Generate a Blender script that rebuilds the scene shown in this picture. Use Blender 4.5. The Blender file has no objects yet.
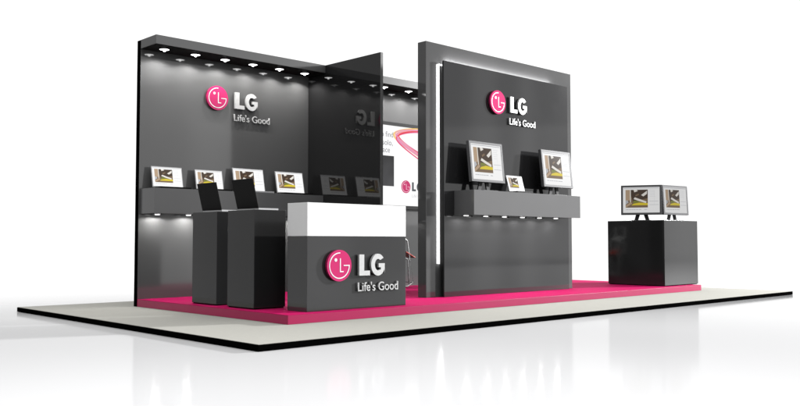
import bpy, bmesh, math, random
from mathutils import Vector, Matrix
random.seed(7)
S = bpy.context.scene
C = S.collection
R = math.radians
GZ = 0.1488          # top of the pink platform
BZ = 0.0573          # top of the beige platform

# ------------------------------------------------------------------ materials
def mat(name, col, rough=0.4, spec=0.5, metal=0.0, emit=None, es=1.0, vary=0.0, vscale=3.0, rvary=0.0, bump=0.0, bscale=400.0, coat=0.0):
    m = bpy.data.materials.new(name); m.use_nodes = True
    nt = m.node_tree; b = nt.nodes['Principled BSDF']
    b.inputs['Base Color'].default_value = (*col, 1)
    b.inputs['Roughness'].default_value = rough
    b.inputs['Specular IOR Level'].default_value = spec
    b.inputs['Metallic'].default_value = metal
    b.inputs['Coat Weight'].default_value = coat
    if emit:
        b.inputs['Emission Color'].default_value = (*emit, 1)
        b.inputs['Emission Strength'].default_value = es
    tc = nt.nodes.new('ShaderNodeTexCoord')
    if vary or rvary:
        n = nt.nodes.new('ShaderNodeTexNoise'); n.inputs['Scale'].default_value = vscale
        n.inputs['Detail'].default_value = 6
        nt.links.new(tc.outputs['Object'], n.inputs['Vector'])
        if vary:
            mr = nt.nodes.new('ShaderNodeMapRange')
            mr.inputs['From Min'].default_value = .3; mr.inputs['From Max'].default_value = .7
            mr.inputs['To Min'].default_value = 1-vary; mr.inputs['To Max'].default_value = 1+vary
            nt.links.new(n.outputs['Fac'], mr.inputs['Value'])
            mx = nt.nodes.new('ShaderNodeVectorMath'); mx.operation = 'SCALE'
            mx.inputs[0].default_value = col
            nt.links.new(mr.outputs['Result'], mx.inputs['Scale'])
            nt.links.new(mx.outputs['Vector'], b.inputs['Base Color'])
        if rvary:
            m2 = nt.nodes.new('ShaderNodeMapRange')
            m2.inputs['From Min'].default_value = .3; m2.inputs['From Max'].default_value = .7
            m2.inputs['To Min'].default_value = max(0, rough-rvary); m2.inputs['To Max'].default_value = rough+rvary
            nt.links.new(n.outputs['Fac'], m2.inputs['Value'])
            nt.links.new(m2.outputs['Result'], b.inputs['Roughness'])
    if bump:
        n3 = nt.nodes.new('ShaderNodeTexNoise'); n3.inputs['Scale'].default_value = bscale
        n3.inputs['Detail'].default_value = 3
        nt.links.new(tc.outputs['Object'], n3.inputs['Vector'])
        bp = nt.nodes.new('ShaderNodeBump'); bp.inputs['Strength'].default_value = bump
        bp.inputs['Distance'].default_value = .002
        nt.links.new(n3.outputs['Fac'], bp.inputs['Height'])
        nt.links.new(bp.outputs['Normal'], b.inputs['Normal'])
    return m

def glow(name, col, s):
    return mat(name, (.8, .8, .8), .5, emit=col, es=s)

M = {}
M['wall']   = mat('dark_gloss_laminate', (.070, .070, .071), .04, .9, vary=.03, vscale=1.5, rvary=.01)
M['rear']   = mat('rear_wall_gloss_laminate', (.12, .12, .121), .08, .9, vary=.03, vscale=1.5, rvary=.012)
M['slab']   = mat('frame_laminate', (.075, .075, .076), .05, .6, vary=.03, vscale=1.5, rvary=.01)
M['panel']  = mat('panel_gloss_laminate', (.022, .022, .023), .05, .7, vary=.03, vscale=1.5, rvary=.01)
M['wing']   = mat('black_gloss_acrylic', (.017, .017, .0175), .03, .5, rvary=.01)
M['counter']= mat('counter_laminate', (.036, .036, .037), .07, .7, vary=.03, vscale=2, rvary=.015)
M['podium'] = mat('podium_laminate', (.019, .019, .0195), .08, .5, vary=.03, vscale=2, rvary=.01)
M['shelf']  = mat('shelf_laminate', (.15, .15, .152), .10, .5, vary=.02, vscale=2, rvary=.015)
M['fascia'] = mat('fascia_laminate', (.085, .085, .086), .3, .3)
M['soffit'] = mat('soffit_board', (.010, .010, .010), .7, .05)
M['white']  = mat('white_laminate', (.90, .90, .90), .15, .5)
M['pink']   = mat('pink_carpet', (.46, .008, .10), .7, .05, vary=.04, vscale=40, bump=.2)
M['pinkside'] = mat('pink_edge_laminate', (.40, .010, .085), .35, .4, vary=.03, vscale=5)
M['beige']  = mat('beige_carpet', (.375, .37, .34), .9, .05, vary=.025, vscale=30, bump=.25)
M['rim']    = mat('black_rim', (.002, .002, .002), .9, .0)
M['lens']   = glow('lit_lens', (1, 1, 1), 6)
M['led']    = glow('lit_led_strip', (1, 1, 1), 1.5)
M['trim']   = mat('chrome_trim', (.6, .6, .6), .2, metal=1)
M['magenta']= mat('magenta_gloss', (.64, .036, .17), .10, .25)
M['magside']= mat('magenta_edge', (.45, .02, .11), .4, .2)
M['logow']  = mat('logo_white', (.9, .88, .89), .35, .4)
M['letter'] = mat('brushed_silver_letter', (.62, .62, .62), .4, .4, vary=.06, vscale=25)
M['bezel']  = mat('dark_silver_plastic', (.13, .13, .135), .35, .06, vary=.03, vscale=20)
M['silver'] = mat('silver_plastic', (.50, .50, .51), .3, .5)
M['frame'] = mat('grey_silver_frame', (.15, .15, .155), .4, .04)
M['black']  = mat('black_plastic', (.006, .006, .006), .5, .08)
M['lid']    = mat('matt_black_lid', (.003, .003, .003), .5, .08)
M['stand']  = mat('stand_plastic', (.04, .04, .042), .4, .1)
M['wire']   = mat('white_wire', (.75, .75, .75), .25, .5)
M['red']    = mat('red_leaflet_paper', (.75, .07, .04), .4, .4)
M['paper']  = mat('white_leaflet_paper', (.8, .8, .78), .5, .3)
def scr(name, c, s=.9): return mat(name, (.01, .01, .01), .10, .12, emit=c, es=s)
def screen_mats(tag, s):
    cols = [('page', (1, 1, 1)), ('column', (.50, .36, .24)), ('dark', (.075, .05, .035)), ('brown', (.22, .15, .09)),
            ('yellow', (.78, .62, .04)), ('pale', (.85, .82, .76)), ('grey', (.52, .53, .56)), ('olive', (.22, .24, .05)), ('light', (.80, .81, .84))]
    return [scr(f'screen_{n}_{tag}', c, s) for n, c in cols]
SM_bright = screen_mats('bright', 1.0)
SM_mid = screen_mats('mid', .86)
SM_dim = screen_mats('dim', .62)

# ------------------------------------------------------------------ geometry helpers
def obj(name, bm, ms, parent=None, smooth=False):
    me = bpy.data.meshes.new(name)
    bmesh.ops.recalc_face_normals(bm, faces=[f for f in bm.faces]) if not bm.get('norecalc') else None
    bm.to_mesh(me); bm.free()
    for m in (ms if isinstance(ms, (list, tuple)) else [ms]): me.materials.append(m)
    if smooth:
        for p in me.polygons: p.use_smooth = True
    o = bpy.data.objects.new(name, me); C.objects.link(o)
    if parent: o.parent = parent
    return o

class BM:
    """thin wrapper so helpers can be chained"""
    def __init__(s): s.b = bmesh.new()
    def box(s, x0, y0, z0, x1, y1, z1, bev=0.0, mi=0, seg=2, M4=None):
        t = bmesh.new()
        vs = [t.verts.new(v) for v in [(x0,y0,z0),(x1,y0,z0),(x1,y1,z0),(x0,y1,z0),(x0,y0,z1),(x1,y0,z1),(x1,y1,z1),(x0,y1,z1)]]
        for f in [(0,3,2,1),(4,5,6,7),(0,1,5,4),(1,2,6,5),(2,3,7,6),(3,0,4,7)]: t.faces.new([vs[i] for i in f])
        if bev: bmesh.ops.bevel(t, geom=t.edges[:], offset=bev, segments=seg, profile=.6, affect='EDGES')
        s.merge(t, mi, M4); return s
    def merge(s, t, mi=0, M4=None):
        bmesh.ops.recalc_face_normals(t, faces=t.faces[:])
        mp = {}
        for v in t.verts: mp[v] = s.b.verts.new(M4 @ v.co if M4 else v.co)
        for f in t.faces:
            n = s.b.faces.new([mp[v] for v in f.verts]); n.material_index = mi if mi is not None else f.material_index
        t.free()
    def prism(s, pts, depth, M4, mi=0, side=None, bev=0.0):
        """pts: outline in x,z; front at y=-depth .. back y=0"""
        t = bmesh.new()
        a = [t.verts.new((x, -depth, z)) for x, z in pts]
        b = [t.verts.new((x, 0, z)) for x, z in pts]
        f = t.faces.new(a); f.material_index = mi
        g = t.faces.new(b[::-1]); g.material_index = mi
        n = len(pts)
        for i in range(n):
            q = t.faces.new([a[i], b[i], b[(i+1) % n], a[(i+1) % n]]); q.material_index = mi if side is None else side
        s.merge(t, None, M4); return s
    def tube(s, path, r, n=10, mi=0, closed=False):
        t = bmesh.new(); P = [Vector(p) for p in path]; rings = []
        for i, p in enumerate(P):
            if i == 0: d = P[1]-p
            elif i == len(P)-1: d = p-P[i-1]
            else: d = (P[i+1]-p).normalized()+(p-P[i-1]).normalized()
            d.normalize()
            u = d.cross(Vector((0, 0, 1)) if abs(d.z) < .95 else Vector((1, 0, 0))).normalized(); w = d.cross(u)
            rings.append([t.verts.new(p+(u*math.cos(2*math.pi*k/n)+w*math.sin(2*math.pi*k/n))*r) for k in range(n)])
        for i in range(len(P)-1):
            for k in range(n): t.faces.new([rings[i][k], rings[i][(k+1) % n], rings[i+1][(k+1) % n], rings[i+1][k]])
        t.faces.new(rings[0]); t.faces.new(rings[-1][::-1])
        s.merge(t, mi); return s
    def lathe(s, prof, c, n=32, mi=0):
        t = bmesh.new(); rs = []
        for r, z in prof:
            if r < 1e-6: rs.append([t.verts.new((c[0], c[1], c[2]+z))])
            else: rs.append([t.verts.new((c[0]+r*math.cos(2*math.pi*k/n), c[1]+r*math.sin(2*math.pi*k/n), c[2]+z)) for k in range(n)])
        for a, b in zip(rs, rs[1:]):
            for k in range(n):
                q = [a[k % len(a)], a[(k+1) % len(a)], b[(k+1) % len(b)], b[k % len(b)]]
                u = []
                for v in q:
                    if v not in u: u.append(v)
                if len(u) > 2: t.faces.new(u)
        s.merge(t, mi); return s
    def quad(s, pts, mi=0, M4=None):
        vs = [s.b.verts.new(M4 @ Vector(p) if M4 else Vector(p)) for p in pts]
        f = s.b.faces.new(vs); f.material_index = mi; return s
    def out(s, name, ms, parent=None, smooth=False):
        me = bpy.data.meshes.new(name); s.b.to_mesh(me); s.b.free()
        for m in (ms if isinstance(ms, (list, tuple)) else [ms]): me.materials.append(m)
        if smooth:
            for p in me.polygons: p.use_smooth = True
        o = bpy.data.objects.new(name, me); C.objects.link(o)
        if parent: o.parent = parent
        return o

def thing(name, label, cat, loc=(0, 0, 0), rz=0, group=None):
    o = bpy.data.objects.new(name, None); C.objects.link(o)
    o.location = loc; o.rotation_euler = (0, 0, rz); o.empty_display_size = .1
    o['label'] = label; o['category'] = cat
    if group: o['group'] = group
    return o
def dup(root, loc, rz, label):
    r = root.copy(); C.objects.link(r); r.location = loc; r.rotation_euler = (0, 0, rz); r['label'] = label
    for ch in list(root.children):
        c = ch.copy(); C.objects.link(c); c.parent = r
        for g in ch.children:
            d = g.copy(); C.objects.link(d); d.parent = c
    return r

# ------------------------------------------------------------------ floor (setting)
fl = mat('glossy_white_floor', (.47, .47, .475), .5, .0)
nt = fl.node_tree; b = nt.nodes['Principled BSDF']; outn = nt.nodes['Material Output']
gl = nt.nodes.new('ShaderNodeBsdfGlossy'); gl.inputs['Roughness'].default_value = .10
gl.inputs['Color'].default_value = (1, 1, 1, 1)
mx = nt.nodes.new('ShaderNodeMixShader'); geo = nt.nodes.new('ShaderNodeLayerWeight'); geo.inputs['Blend'].default_value = .5
fr = nt.nodes.new('ShaderNodeMapRange'); fr.inputs['From Min'].default_value = .90; fr.inputs['From Max'].default_value = .962
fr.inputs['To Min'].default_value = .12; fr.inputs['To Max'].default_value = .98; fr.interpolation_type = 'SMOOTHSTEP'
nt.links.new(geo.outputs['Facing'], fr.inputs['Value']); nt.links.new(fr.outputs[0], mx.inputs['Fac'])
nt.links.new(b.outputs[0], mx.inputs[1]); nt.links.new(gl.outputs[0], mx.inputs[2]); nt.links.new(mx.outputs[0], outn.inputs['Surface'])
q = BM(); q.quad([(-12, -4, 0), (900, -4, 0), (900, 900, 0), (-12, 900, 0)])
o = q.out('floor', fl); o['kind'] = 'structure'

# ------------------------------------------------------------------ platforms
PX0, PX1, PY0, PY1 = 4.813, 13.090, 6.611, 9.7255
t = thing('platform', 'wide low beige carpeted platform with black rim lying on the white floor', 'platform', (3.7275, 5.5047, 0))
BM().box(0, 0, 0.002, 10.2504, 5.1729, BZ-.004, .002).out('rim', M['rim'], t)
BM().box(.006, .006, BZ-.0035, 10.2444, 5.1669, BZ, 0).out('carpet', M['beige'], t)
t = thing('platform', 'pink raised platform carrying the dark walls, counter and podiums', 'platform', (PX0, PY0, BZ))
BM().box(0, 0, .001, PX1-PX0, PY1-PY0, GZ-BZ-.005, .001).out('edge', M['pinkside'], t)
BM().box(.0015, .0015, GZ-BZ-.0045, PX1-PX0-.0015, PY1-PY0-.0015, GZ-BZ, 0).out('carpet', M['pink'], t)

# ------------------------------------------------------------------ downlights
def downlight(parent, x, y, z, energy, r=.058, stub=True, name='downlight', blend=1.0, cone=172, ly=None):
    # coordinates local to parent
    d = BM().lathe([(0, 0), (r, 0), (r, -.006), (r*.72, -.010), (0, -.010)], (x, y, z-.001), 28).out(name, M['lens'], parent, True)
    t2 = BM()
    t2.lathe([(r+.001, 0), (r+.012, 0), (r+.012, -.007), (r+.001, -.009)], (x, y, z-.0005), 28)
    t2.out('trim_ring', M['black'], d, True)
    if stub:
        BM().lathe([(0, 0), (.013, 0), (.015, -.014), (.010, -.020), (0, -.021)], (x, y, z-.0115), 20).out('light_cone_stub', M['lens'], d, True)  # glowing stub shaped to stand for the bright light cone under the lens
    l = bpy.data.lights.new('downlight_lamp', 'SPOT'); l.energy = energy; l.spot_size = R(148 if stub else 169); l.spot_blend = .4 if stub else .25; l.shadow_soft_size = .02
    l.color = (1, .985, .96)
    lo = bpy.data.objects.new('downlight_lamp', l); C.objects.link(lo)
    w = parent.location
    lo.location = (w[0]+x, w[1]+(ly if ly is not None else y), w[2]+z-(.036 if stub else .014))
    return d

# ------------------------------------------------------------------ back wall
WT = 3.3592
BX1 = 11.9
t = thing('back_wall', 'long glossy dark grey wall along the rear edge of the pink platform', 'wall', (PX0, PY1, GZ))
BM().box(0.002, .002, -.09, BX1-PX0, .075, WT-GZ-.004, .002).out('wall_panel', M['rear'], t)
BM().box(-.004, .0005, -.091, .0015, .08, WT-GZ-.003, 0).out('end_strip', M['rim'], t)
# canopy
CY0, CZ0 = 9.330, 3.249
t = thing('canopy', 'dark overhead canopy with a row of lit downlights on the rear wall', 'canopy', (PX0, CY0, CZ0))
BM().box(0, 0, 0, BX1-PX0, PY1-CY0, WT-CZ0, .002).out('fascia', M['fascia'], t)
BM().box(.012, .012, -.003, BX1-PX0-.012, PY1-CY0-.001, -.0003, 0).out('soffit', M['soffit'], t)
for k in range(6): downlight(t, 5.03+.4345*k-PX0, 9.53-CY0, -.003, 15, ly=9.53-CY0)
for k in range(5): downlight(t, 7.685+.525*k-PX0, 9.53-CY0, -.003, 15, ly=9.53-CY0)
# shelf 1
SY0, SZ0, SZ1 = 9.360, 1.196, 1.504
t = thing('wall_shelf', 'long grey box shelf with four open laptops on the rear wall', 'shelf', (4.835, SY0, SZ0))
BM().box(0, 0, 0, 7.415-4.835, PY1-SY0-.002, SZ1-SZ0, .002).out('box', M['shelf'], t)
for k in range(6): downlight(t, 5.0+.43*k-4.835, 9.60-SY0, 0, 12.0, r=.04, stub=False, ly=9.60-SY0)
# wing
t = thing('partition', 'tall black glossy partition standing at right angles to the rear wall', 'partition', (7.418, 8.167, GZ))
BM().box(0, 0, .001, .042, PY1-8.167-.002, WT-GZ, .003).out('panel', M['wing'], t)
BM().box(-.0005, -.006, .001, .0425, -.0005, WT-GZ-.003, 0).out('edge_strip', mat('grey_edge', (.12, .12, .12), .3), t)

# ------------------------------------------------------------------ front display wall
FX0, FX1, FY0, FY1, FZ = 7.554, 10.698, 7.459, 7.6055, 3.409
IX0, IX1, IY, IZ = 7.800, 10.500, 7.379, 3.181
t = thing('display_wall', 'freestanding dark wall with glowing halo round its raised front panel', 'wall', (FX0, FY0, GZ))
BM().box(0, 0, .001, FX1-FX0, FY1-FY0, FZ-GZ, .004).out('frame', M['slab'], t)
BM().box(IX0-FX0, IY-FY0, .0015, IX1-FX0, IY-FY0+.028, IZ-GZ, .003).out('raised_panel', M['panel'], t)
BM().box(IX0-FX0+.14, IY-FY0+.0285, .01, IX1-FX0-.004, -.0005, IZ-GZ-.13, 0).out('spacer', M['rim'], t)
BM().box(IX0-FX0+.018, -.050, .42, IX0-FX0+.040, -.044, IZ-GZ-.03, .001).out('led_strip', M['led'], t)
BM().box(IX0-FX0+.05, -.050, IZ-GZ-.040, IX1-FX0-.25, -.044, IZ-GZ-.018, .001).out('led_strip', glow('lit_led_top', (1, 1, 1), 25), t)
def edge_lamp(name, loc, d, sx, sy, energy, roll=None):
    l = bpy.data.lights.new(name, 'AREA'); l.shape = 'RECTANGLE'; l.size = sx; l.size_y = sy; l.energy = energy
    o = bpy.data.objects.new(name, l); C.objects.link(o); o.location = loc
    z = -Vector(d).normalized(); x = Vector(roll).normalized(); y = z.cross(x)
    o.rotation_euler = Matrix((x, y, z)).transposed().to_euler()
zm = (GZ+.42+IZ-.03)/2
edge_lamp('halo_lamp', (IX0-.001, IY+.054, zm), (-1, .25, 0), IZ-.03-GZ-.42, .05, 6, (0, 0, 1))
edge_lamp('halo_lamp', ((IX0+IX1-.25)/2, IY+.052, IZ-.004), (0, .55, 1), IX1-IX0-.45, .03, 9, (1, 0, 0))
# shelf 2
HX0, HX1, HY0, HZ0, HZ1 = 7.988, 10.309, 7.038, 1.1936, 1.5107
t = thing('wall_shelf', 'short light grey box shelf with two monitors on the freestanding wall', 'shelf', (HX0, HY0, HZ0))
BM().box(0, 0, 0, HX1-HX0, IY-HY0-.001, HZ1-HZ0, .002).out('box', M['shelf'], t)
for k in range(6): downlight(t, 7.99+.012+.385*k-HX0+.05, 7.23-HY0, 0, 11.0, r=.04, stub=False, ly=7.23-HY0)

# ------------------------------------------------------------------ logo signs
def G_pts():
    pts = []
    cx, cz, ro, ri = .5, .5, .5, .235
    ax = .96   # horizontal squash
    for a in range(38, 361-18+0, 6):
        pts.append((cx+ro*math.cos(R(a))*ax, cz+ro*math.sin(R(a))))
    pts.append((cx+.47, .10)); pts.append((cx+.47, .56)); pts.append((cx+.04, .56)); pts.append((cx+.04, .38)); pts.append((cx+.20, .38)); pts.append((cx+.20, .27))
    inner = []
    for a in range(300, 44, -8):
        inner.append((cx+ri*math.cos(R(a))*ax, cz+ri*1.12*math.sin(R(a))))
    return pts+inner
def text_mesh(body, size, ext, offset=0.0):
    cu = bpy.data.curves.new('tagline', 'FONT'); cu.body = body; cu.size = size; cu.extrude = ext/2; cu.offset = offset
    cu.resolution_u = 6
    ob = bpy.data.objects.new('tmp', cu); C.objects.link(ob)
    bpy.context.view_layer.update()
    dg = bpy.context.evaluated_depsgraph_get()
    me = bpy.data.meshes.new_from_object(ob.evaluated_get(dg))
    bpy.data.objects.remove(ob); me.materials.clear()
    xs = [v.co.x for v in me.vertices]; ys = [v.co.y for v in me.vertices]
    return me, min(xs), max(xs), min(ys), max(ys)
def fit_text(body, x0, x1, z0, cap, ext, y, m, name, parent, offset=0.0, depth_dir=-1):
    me, a, b_, c, d = text_mesh(body, 1.0, 0.0 if ext == 0 else 1.0, offset)
    sx = (x1-x0)/(b_-a)
    capm = .72
    mt, _, _, lo, hi = text_mesh('L', 1.0, 0, 0); bpy.data.meshes.remove(mt)
    sz = cap/(hi-lo)
    for v in me.vertices:
        X, Y, Z = v.co
        v.co = (x0+(X-a)*sx, y-(Z+.5)*ext if ext else y, z0+Y*sz)
    me.materials.append(m)
    o = bpy.data.objects.new(name, me); C.objects.link(o)
    if parent: o.parent = parent
    return o

RD = .162
def arcstrip(bm, r0, r1, a0, a1, depth, M4, n=48):
    outl = [(r1*math.cos(R(a0+(a1-a0)*k/n)), r1*math.sin(R(a0+(a1-a0)*k/n))) for k in range(n+1)]
    inn = [(r0*math.cos(R(a0+(a1-a0)*k/n)), r0*math.sin(R(a0+(a1-a0)*k/n))) for k in range(n+1)]
    for k in range(n):
        bm.prism([outl[k], outl[k+1], inn[k+1], inn[k]], depth, M4)
def emblem(parent, cx, cz, y, r, th, face=None, line=None, side=None, name='emblem_disc'):
    """disc with front at y-th; white mark 2 mm proud"""
    circ = [(r*math.cos(2*math.pi*k/72), r*math.sin(2*math.pi*k/72)) for k in range(72)]
    T = Matrix.Translation((cx, y, cz))
    d = BM().prism(circ, th, T, 0, 1).out(name, [face or M['magenta'], side or M['magside']], parent)
    w = BM(); T2 = Matrix.Translation((cx, y-th+.001, cz)); L = .062*r
    arcstrip(w, r*.80-L*.5, r*.80+L*.6, 86, 360, .003, T2)
    w.prism([(r*.34, -L*.5), (r*.80+L*.6, -L*.5), (r*.80+L*.6, L*.6), (r*.34, L*.6)], .0042, T2)
    w.prism([(r*.03, -r*.42), (r*.34, -r*.42), (r*.34, -r*.42+L*1.1), (r*.03+L*1.2, -r*.42+L*1.1), (r*.03+L*1.2, r*.46), (r*.03, r*.46)], .003, T2)
    w.prism([(-r*.30+r*.11*math.cos(R(a)), r*.36+r*.11*math.sin(R(a))) for a in range(0, 360, 15)], .003, T2)
    w.out('emblem_mark', line or M['logow'], d)
    return d
def logo_sign(cx, y, cz, label):
    t = thing('logo_sign', label, 'sign', (cx, y, cz), group='raised logo signs')
    emblem(t, 0, 0, -.012, RD, .030)
    # letters
    th = .028; T = Matrix.Translation((0, -.012, 0))
    x0, z0, h = .272, -.111, .222
    BM().prism([(x0, z0), (x0+.150, z0), (x0+.150, z0+.050), (x0+.068, z0+.050), (x0+.068, z0+h), (x0, z0+h)], th, T).out('letter', M['letter'], t)
    g = [(x0+.163+px*.205, z0-.006+pz*(h+.012)) for px, pz in G_pts()]
    BM().prism(g, th, T).out('letter', M['letter'], t)
    fit_text("Life's Good", .268, .845, -.275, .090, .016, -.010, M['letter'], 'tagline', t, .004)
    return t
logo_sign(5.886, PY1, 2.755, 'raised pink round emblem and silver letters on the rear wall above the laptops')
logo_sign(8.830, IY, 2.752, 'raised pink round emblem and silver letters high on the freestanding display wall')
logo_sign(5.533, 6.7565, .607, 'raised pink round emblem and silver letters on the front of the counter')

# ------------------------------------------------------------------ counter
cx0, cx1, cy0, cy1 = 5.149, 6.5185, 6.7565, 7.0866
t = thing('reception_counter', 'grey reception counter with thick white upper half near the platform corner', 'counter', (cx0, cy0, GZ))
BM().box(0, 0, .001, cx1-cx0, cy1-cy0, .909-GZ, .003).out('front_panel', M['counter'], t)
BM().box(-.0015, -.0015, .9095-GZ, cx1-cx0+.0015, cy1-cy0+.0015, 1.2488-GZ, .003).out('white_top', M['white'], t)

# ------------------------------------------------------------------ podiums
def podium(x0, y0, x1, y1, z1, label):
    t = thing('podium', label, 'podium', (x0, y0, GZ), group='dark display podiums')
    BM().box(0, 0, .012, x1-x0, y1-y0, z1-GZ, .003).out('body', M['podium'], t)
    BM().box(.012, .012, .001, x1-x0-.012, y1-y0-.012, .0118, 0).out('plinth', M['rim'], t)
    return t
podium(4.945, 8.118, 5.345, 8.643, 1.188, 'narrow dark podium with a black laptop, farther from the counter')
podium(4.936, 7.380, 5.335, 7.887, 1.188, 'narrow dark podium with a black laptop, directly behind the counter')
podium(12.176, 6.750, 13.262, 7.775, 1.195, 'wide black podium with two monitors at the right end of the pink platform')

# ------------------------------------------------------------------ screens
def screen_face(name, w, h, mats, parent, M4, half=False):
    """software page with a photo of an interior: flat faces ~0.4 mm apart, local x 0..w, z 0..h at y=0 facing -y"""
    s = BM()
    def rc(x0, z0, x1, z1, mi, l): s.quad([(x0*w, -l*.0004, z0*h), (x1*w, -l*.0004, z0*h), (x1*w, -l*.0004, z1*h), (x0*w, -l*.0004, z1*h)], mi, M4)
    def pg(p, mi, l): s.quad([(x*w, -l*.0004, z*h) for x, z in p], mi, M4)
    rc(0, 0, 1, 1, 0, 0)
    rc(.02, .955, .98, .975, 6, 1)
    X0, X1, Z0, Z1 = .07, .68, .20, .90
    f = lambda x: X0+(X1-X0)*x
    g = lambda z: Z0+(Z1-Z0)*z
    rc(X0, Z0, X1, Z1, 3, 1)
    pg([(f(.16), g(1)), (f(.34), g(.34)), (f(1), g(.52)), (f(1), g(1))], 2, 2)
    pg([(f(0), g(.34)), (f(.20), g(.42)), (f(.20), g(1)), (f(0), g(1))], 1, 2.5)
    pg([(f(.20), g(.25)), (f(.24), g(.25)), (f(.24), g(1)), (f(.20), g(1))], 5, 3)
    pg([(f(.40), g(.86)), (f(.56), g(.93)), (f(.50), g(1)), (f(.36), g(1))], 5, 3)
    pg([(f(.70), g(.70)), (f(.86), g(.84)), (f(.97), g(.94)), (f(.96), g(.76)), (f(.80), g(.62))], 5, 3)
    pg([(f(.36), g(.48)), (f(.62), g(.36)), (f(.92), g(.24)), (f(.94), g(.34)), (f(.62), g(.48)), (f(.42), g(.58))], 5, 3)
    pg([(f(.34), g(.24)), (f(.62), g(.30)), (f(.62), g(.36)), (f(.36), g(.40))], 7, 3.5)
    pg([(f(.26), g(.13)), (f(1), g(.13)), (f(1), g(.24)), (f(.62), g(.28)), (f(.36), g(.22))], 4, 4)
    pg([(f(0), g(0)), (f(.30), g(.22)), (f(.24), g(.32)), (f(0), g(.12))], 1, 4)
    pg([(f(0), g(.16)), (f(.14), g(.30)), (f(.08), g(.42)), (f(0), g(.40))], 6, 4.5)
    pg([(f(.46), g(.62)), (f(.62), g(.72)), (f(.58), g(.78)), (f(.44), g(.70))], 3, 3)
    # side column and footer of the page
    for z in (.86, .80, .74, .68, .62): rc(.73, z, .73+.2*random.uniform(.6, 1), z+.012, 8, 1)
    rc(.72, .44, .97, .452, 6, 1); rc(.72, .30, .97, .312, 6, 1); rc(.85, .30, .855, .88, 8, 1.5)
    x = .08
    for k in range(6):
        wd = random.uniform(.05, .11); rc(x, .115, x+wd*.85, .135, 6, 1); x += wd
    rc(.58, .115, .66, .135, 6, 1)
    return s.out(name, mats, parent)

def laptop(label, w, h, depth, tilt, loc, rz, group, body, lidm, mats):
    """origin at the middle of the hinge, on the surface; base reaches towards -y, screen faces -y"""
    t = thing('laptop', label, 'laptop', loc, rz, group)
    bz = .022
    bs = BM().box(-w/2, -depth, .002, w/2, .004, bz, .003).out('base', body, t)
    k = BM()
    k.box(-w*.44, -depth*.52, bz+.0002, w*.44, -depth*.10, bz+.0015, 0)
    k.box(-w*.13, -depth*.92, bz+.0002, w*.13, -depth*.62, bz+.0012, 0)
    k.out('keyboard', M['black'], bs)
    T = Matrix.Translation((0, 0, bz+.001)) @ Matrix.Rotation(-tilt, 4, 'X')
    l = BM().box(-w/2, -.001, 0, w/2, .011, h, .003, M4=T).out('lid', lidm, t)
    T2 = T @ Matrix.Translation((-w/2+.010, -.0014, .014))
    screen_face('screen', w-.02, h-.024, mats, l, T2)
    return t
gl1 = 'open laptops along the rear shelf'
laptop('white framed open laptop at the left end of the rear shelf', .420, .268, .20, R(12), (5.137, 9.585, SZ1), 0, gl1, M['black'], M['silver'], SM_bright)
laptop('smaller white framed laptop, second from left, partly behind a black laptop lid', .405, .262, .20, R(12), (5.733, 9.585, SZ1), 0, gl1, M['black'], M['silver'], SM_bright)
laptop('largest white framed laptop on the rear shelf, rising behind the taller black laptop lid', .490, .318, .21, R(12), (6.343, 9.585, SZ1), 0, gl1, M['silver'], M['silver'], SM_bright)
laptop('white framed open laptop nearest the black partition on the rear shelf', .475, .312, .21, R(12), (7.022, 9.585, SZ1), 0, gl1, M['black'], M['silver'], SM_bright)
gl2 = 'black laptops on the narrow podiums'
laptop('black laptop seen from behind on the farther narrow podium', .405, .315, .25, R(14), (5.045, 8.385, 1.188), R(90), gl2, M['silver'], M['lid'], SM_bright)
laptop('black laptop seen from behind on the narrow podium nearest the counter', .400, .322, .25, R(14), (5.060, 7.680, 1.188), R(90), gl2, M['silver'], M['lid'], SM_bright)
laptop('small open tablet-sized laptop between the two monitors on the freestanding wall shelf', .335, .228, .14, R(16), (9.065, 7.20, HZ1), 0, None, M['black'], M['silver'], SM_bright)

def monitor(label, w, h, loc, rz, tilt, mats, lift=.115, group='flat screen monitors'):
    """origin on the surface under the screen, faces -y"""
    t = thing('monitor', label, 'monitor', loc, rz, group)
    T = Matrix.Translation((0, 0, lift)) @ Matrix.Rotation(-tilt, 4, 'X')
    hs = BM(); bz = .034
    hs.box(-w/2, 0, 0, w/2, .045, h, .006, M4=T)
    hs.box(-w*.32, .0455, h*.15, w*.32, .075, h*.85, .012, M4=T)
    hs = hs.out('housing', M['bezel'], t)
    fr = BM()
    for a in ((-w/2+.002, .002, w/2-.002, bz), (-w/2+.002, h-bz, w/2-.002, h-.002), (-w/2+.002, bz+.0005, -w/2+bz, h-bz-.0005), (w/2-bz, bz+.0005, w/2-.002, h-bz-.0005)):
        fr.box(a[0], -.006, a[1], a[2], -.0005, a[3], .001, M4=T)
    fr.out('bezel', M['frame'] if mats is SM_mid else M['bezel'], t)
    screen_face('screen', w-2*bz, h-2*bz, mats, t, T @ Matrix.Translation((-w/2+bz, -.002, bz)))
    st = BM()
    for s_ in (-1, 1):
        st.prism([(s_*.045-.034, lift+.06), (s_*.045+.034, lift+.06), (s_*.09+.030, .012), (s_*.09-.030, .012)], .02, Matrix.Translation((0, .10, 0)))
    st.box(-.06, .0765, lift+.062, .06, .105, lift+.24, .003)
    st.out('stand', M['stand'], t)
    BM().box(-.15, -.04, .001, .15, .15, .0118, .003).out('foot', M['stand'], t)
    return t
monitor('large silver framed monitor at the left end of the freestanding wall shelf', .665, .535, (8.405, 7.150, HZ1), 0, R(6), SM_mid)
monitor('large silver framed monitor at the right end of the freestanding wall shelf', .700, .535, (9.945, 7.150, HZ1), 0, R(6), SM_mid)
def az(a): return R(a+90)   # normal (-y) turned to azimuth a
monitor('grey monitor facing left on the wide black podium', .650, .490, (12.40, 7.28, 1.195), az(205), R(3), SM_dim, .10)
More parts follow.
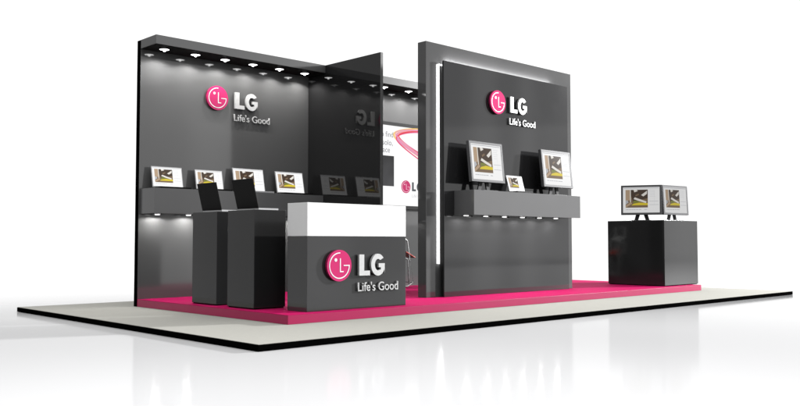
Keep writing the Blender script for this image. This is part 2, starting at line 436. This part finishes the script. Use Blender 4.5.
monitor('grey monitor turned right, seen at a steep angle on the wide black podium', .660, .490, (12.90, 6.93, 1.195), az(262), R(3), SM_dim, .10)

# ------------------------------------------------------------------ wall screen behind
TX0, TX1, TZ0, TZ1 = 7.62, 10.05, 1.365, 2.742
t = thing('wall_screen', 'wide lit white wall screen with pink swirl and black frame between partition and display wall', 'screen', (TX0, PY1, TZ0))
BM().box(0, -.05, 0, TX1-TX0, -.002, TZ1-TZ0, .003).out('frame', M['black'], t)
W = scr('screen_white_lit', (1, 1, 1), 1.0)
s = BM(); s.quad([(.012, -.0505, .06), (TX1-TX0-.012, -.0505, .06), (TX1-TX0-.012, -.0505, TZ1-TZ0-.057), (.012, -.0505, TZ1-TZ0-.057)])
# dark picture on the page
cols = [(.95, .35, .05), (.80, .08, .20), (.80, .30, .50), (.90, .36, .42), (.80, .05, .05), (.95, .60, .18), (.95, .74, .55)]
def swirl(dx, dz, wd, mi, lev, e=0.0):
    P = []
    for k in range(61):
        u = k/60
        # upper branch from the right to the apex, then down to the right
        if u < .5:
            v = u/.5; x = 10.0-(10.0-9.09)*v**.8; z = 2.655-.11*v**3+e*(1-v)
        else:
            v = (u-.5)/.5; x = 9.09+.95*v; z = 2.545-.43*v**(.78)-e*v
        P.append((x, z))
    # smooth
    for _ in range(10): P = [P[0]]+[((P[i-1][0]+2*P[i][0]+P[i+1][0])/4, (P[i-1][1]+2*P[i][1]+P[i+1][1])/4) for i in range(1, 60)]+[P[-1]]
    y = -.0505-.0004*lev
    for i in range(60):
        (x0, z0), (x1, z1) = P[i], P[i+1]
        def nrm(j):
            a = P[max(0, j-1)]; b2 = P[min(60, j+1)]; d = Vector((b2[0]-a[0], b2[1]-a[1])).normalized(); return Vector((-d.y, d.x))
        n0, n1 = nrm(i)*wd*(.6+.6*math.sin(math.pi*i/60))/2, nrm(i+1)*wd*(.6+.6*math.sin(math.pi*(i+1)/60))/2
        s.quad([(x0-n0.x+dx-TX0, y, z0-n0.y+dz-TZ0), (x1-n1.x+dx-TX0, y, z1-n1.y+dz-TZ0), (x1+n1.x+dx-TX0, y, z1+n1.y+dz-TZ0), (x0+n0.x+dx-TX0, y, z0+n0.y+dz-TZ0)], mi)
swirl(-.045, 0.0, .05, 7, 1, -.02)
swirl(-.065, .01, .022, 6, 2, .03)
swirl(.005, -.012, .050, 3, 2.5)
swirl(0.02, .002, .016, 4, 3, .02)
swirl(-.01, -.045, .020, 2, 4, .05)
swirl(.045, .0, .014, 5, 5, -.015)
swirl(-.03, .03, .012, 3, 6, -.03)
s.out('display', [W]+[scr(f'screen_swirl_{i}', c, 1.0) for i, c in enumerate(cols)], t)
pic = scr('screen_picture_dark', (.05, .05, .05), 1.0)
nt = pic.node_tree
tc = nt.nodes.new('ShaderNodeTexCoord'); gr = nt.nodes.new('ShaderNodeTexNoise'); gr.inputs['Scale'].default_value = 1.6
cr = nt.nodes.new('ShaderNodeValToRGB'); cr.color_ramp.elements[0].position = .3; cr.color_ramp.elements[0].color = (.02, .02, .02, 1); cr.color_ramp.elements[1].position = .7; cr.color_ramp.elements[1].color = (.08, .08, .085, 1)
nt.links.new(tc.outputs['Object'], gr.inputs['Vector']); nt.links.new(gr.outputs['Fac'], cr.inputs['Fac']); nt.links.new(cr.outputs['Color'], nt.nodes['Principled BSDF'].inputs['Emission Color'])
s = BM(); s.quad([(8.25-TX0, -.0515, 1.725-TZ0), (9.079-TX0, -.0515, 1.725-TZ0), (9.079-TX0, -.0515, 2.203-TZ0), (8.25-TX0, -.0515, 2.203-TZ0)])
s.out('picture', pic, t)
tg = scr('screen_text_grey', (.20, .20, .22), 1.0)
for body, xe, z, wd in (("to find", 9.06, 2.53, .30), ("solo,", 9.05, 2.40, .22), ("ace", 8.99, 2.285, .15)):
    fit_text(body, xe-wd-TX0, xe-TX0, z-.03-TZ0, .085, 0, -.0516, tg, 'caption', t)
emblem(t, 9.34-TX0, 1.730-TZ0, -.0507, .102, .003, scr('screen_emblem_pink', (.60, .04, .16), 1), scr('screen_emblem_line', (.9, .6, .7), 1), scr('screen_emblem_edge', (.60, .04, .16), 1), 'emblem')
lt = scr('screen_letter_grey', (.10, .11, .12), 1.0)
x0, z0, h = 9.475-TX0, 1.665-TZ0, .145
BM().prism([(x0, z0), (x0+.09, z0), (x0+.09, z0+.033), (x0+.042, z0+.033), (x0+.042, z0+h), (x0, z0+h)], .001, Matrix.Translation((0, -.051, 0))).out('letter', lt, t)
BM().prism([(x0+.105+px*.13, z0+pz*h) for px, pz in G_pts()], .001, Matrix.Translation((0, -.051, 0))).out('letter', lt, t)
fit_text("Life's Good", x0, x0+.36, z0-.10, .05, 0, -.0516, scr('screen_text_pale', (.6, .6, .62), 1), 'caption', t)

# ------------------------------------------------------------------ brochure rack
RX, RY = 9.150, 9.44
t = thing('brochure_rack', 'white wire zigzag brochure rack with red leaflet standing beside the counter', 'rack', (RX, RY, GZ))
prof = [(-.26, .012), (0, .012), (.12, .07), (.024, .545), (-.01, .725), (-.20, .78), (-.23, 1.0)]
prof2 = [(.035, .03), (0, .43), (-.19, .49), (-.21, .70)]
for yy in (0, .22):
    BM().tube([(x, yy, z) for x, z in prof], .010).out('side_wire', M['wire'], t, True)
    BM().tube([(x, yy, z) for x, z in prof2], .008).out('side_wire', M['wire'], t, True)
for x, z in prof+prof2[1:]: BM().tube([(x, 0.009, z), (x, .211, z)], .006).out('cross_wire', M['wire'], t, True)
BM().box(-.11, .02, 0, .11, .20, .012, .002, M4=Matrix.Translation((.062, -.03, .495)) @ Matrix.Rotation(R(25), 4, 'Y')).out('leaflet', M['red'], t)
BM().box(-.10, .02, 0, .10, .20, .010, .002, M4=Matrix.Translation((-.10, 0, .77)) @ Matrix.Rotation(R(18), 4, 'Y')).out('leaflet', M['paper'], t)

# ------------------------------------------------------------------ camera
a = math.pi/4+0.0246; pit = 0.0459
Fv = Vector((math.cos(a), math.sin(a), 0)); Rv = Vector((math.sin(a), -math.cos(a), 0)); Uz = Vector((0, 0, 1))
fw = Fv*math.cos(pit)+Uz*math.sin(pit); up = Uz*math.cos(pit)-Fv*math.sin(pit)
cam = bpy.data.cameras.new('camera'); co = bpy.data.objects.new('camera', cam); C.objects.link(co)
mt = Matrix((Rv, up, -fw)).transposed().to_4x4(); mt.translation = (0, 0, .853)
co.matrix_world = mt
cam.sensor_width = 36; cam.lens = 842.437/800*36; cam.clip_start = .05; cam.clip_end = 3000
S.camera = co

# ------------------------------------------------------------------ light
WB = .62; WU = .95
w = bpy.data.worlds.new('World'); S.world = w; w.use_nodes = True
nt = w.node_tree; bg = nt.nodes['Background']
tc = nt.nodes.new('ShaderNodeTexCoord')
def node(t, **k):
    n = nt.nodes.new(t)
    for a_, v_ in k.items(): setattr(n, a_, v_)
    return n
# white backdrop in front, dimmed behind and to the sides for darker reflections, bright overhead
dp = node('ShaderNodeVectorMath', operation='DOT_PRODUCT'); dp.inputs[1].default_value = (math.cos(R(42)), math.sin(R(42)), 0)
nt.links.new(tc.outputs['Generated'], dp.inputs[0])
m1 = node('ShaderNodeMapRange', interpolation_type='SMOOTHSTEP'); m1.inputs['From Min'].default_value = .15; m1.inputs['From Max'].default_value = .72
m1.inputs['To Min'].default_value = WB; m1.inputs['To Max'].default_value = 1.14
nt.links.new(dp.outputs['Value'], m1.inputs['Value'])
sp = node('ShaderNodeSeparateXYZ'); nt.links.new(tc.outputs['Generated'], sp.inputs[0])
m2 = node('ShaderNodeMapRange', interpolation_type='SMOOTHSTEP'); m2.inputs['From Min'].default_value = .35; m2.inputs['From Max'].default_value = .75
m2.inputs['To Min'].default_value = 0; m2.inputs['To Max'].default_value = WU
nt.links.new(sp.outputs['Z'], m2.inputs['Value'])
ad = node('ShaderNodeMath', operation='MAXIMUM'); nt.links.new(m1.outputs[0], ad.inputs[0]); nt.links.new(m2.outputs[0], ad.inputs[1])
# added unseen world bands: fill for side faces, bright and dark gloss reflections
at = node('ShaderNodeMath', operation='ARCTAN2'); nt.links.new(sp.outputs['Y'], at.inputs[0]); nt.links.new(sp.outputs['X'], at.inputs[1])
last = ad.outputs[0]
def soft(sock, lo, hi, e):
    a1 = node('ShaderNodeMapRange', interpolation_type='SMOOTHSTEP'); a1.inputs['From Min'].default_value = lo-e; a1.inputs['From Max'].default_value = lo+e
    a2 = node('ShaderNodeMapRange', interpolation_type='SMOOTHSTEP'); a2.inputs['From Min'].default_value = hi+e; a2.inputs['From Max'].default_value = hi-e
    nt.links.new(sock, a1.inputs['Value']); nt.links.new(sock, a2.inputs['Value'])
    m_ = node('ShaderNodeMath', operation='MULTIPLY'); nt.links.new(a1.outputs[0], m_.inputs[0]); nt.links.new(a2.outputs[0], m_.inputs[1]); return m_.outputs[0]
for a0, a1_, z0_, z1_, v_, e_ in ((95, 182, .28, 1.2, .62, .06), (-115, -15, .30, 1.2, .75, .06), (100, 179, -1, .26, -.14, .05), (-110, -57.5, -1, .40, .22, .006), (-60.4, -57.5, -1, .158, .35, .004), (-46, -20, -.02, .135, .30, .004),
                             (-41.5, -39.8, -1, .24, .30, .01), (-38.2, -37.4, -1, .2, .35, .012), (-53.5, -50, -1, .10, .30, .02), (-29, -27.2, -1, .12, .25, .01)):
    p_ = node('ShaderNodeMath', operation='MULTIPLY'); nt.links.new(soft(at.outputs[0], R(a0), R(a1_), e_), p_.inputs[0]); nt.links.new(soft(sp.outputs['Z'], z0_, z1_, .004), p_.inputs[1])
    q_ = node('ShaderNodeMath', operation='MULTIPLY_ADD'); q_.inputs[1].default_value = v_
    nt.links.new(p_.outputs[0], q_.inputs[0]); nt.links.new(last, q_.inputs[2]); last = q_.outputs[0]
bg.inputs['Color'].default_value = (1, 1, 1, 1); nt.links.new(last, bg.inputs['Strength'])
def area(name, loc, target, size, energy, sy=None, col=(1, 1, 1)):
    l = bpy.data.lights.new(name, 'AREA'); l.shape = 'RECTANGLE'; l.size = size; l.size_y = sy or size; l.energy = energy; l.color = col
    o = bpy.data.objects.new(name, l); C.objects.link(o); o.location = loc
    o.rotation_euler = (Vector(target)-Vector(loc)).to_track_quat('-Z', 'Y').to_euler(); return o
l = bpy.data.lights.new('foreground_fill_lamp', 'SPOT'); l.energy = 2000; l.spot_size = R(80); l.spot_blend = 1; l.shadow_soft_size = .5  # unseen fill spot, added to whiten the foreground floor
o = bpy.data.objects.new('foreground_fill_lamp', l); C.objects.link(o); o.location = (1.5, 1.6, 7.4)
area('softbox_lamp', (31.0, -3.2, 8.0), (8.5, 7.5, 1.2), 1.8, 14500)

S.view_settings.view_transform = 'Standard'; S.view_settings.look = 'None'; S.view_settings.gamma = 1; S.view_settings.exposure = 0
S.render.resolution_x = 1024; S.render.resolution_y = 520
S.cycles.max_bounces = 8; S.cycles.diffuse_bounces = 0; S.cycles.glossy_bounces = 5; S.cycles.sample_clamp_indirect = 6; S.cycles.blur_glossy = .2
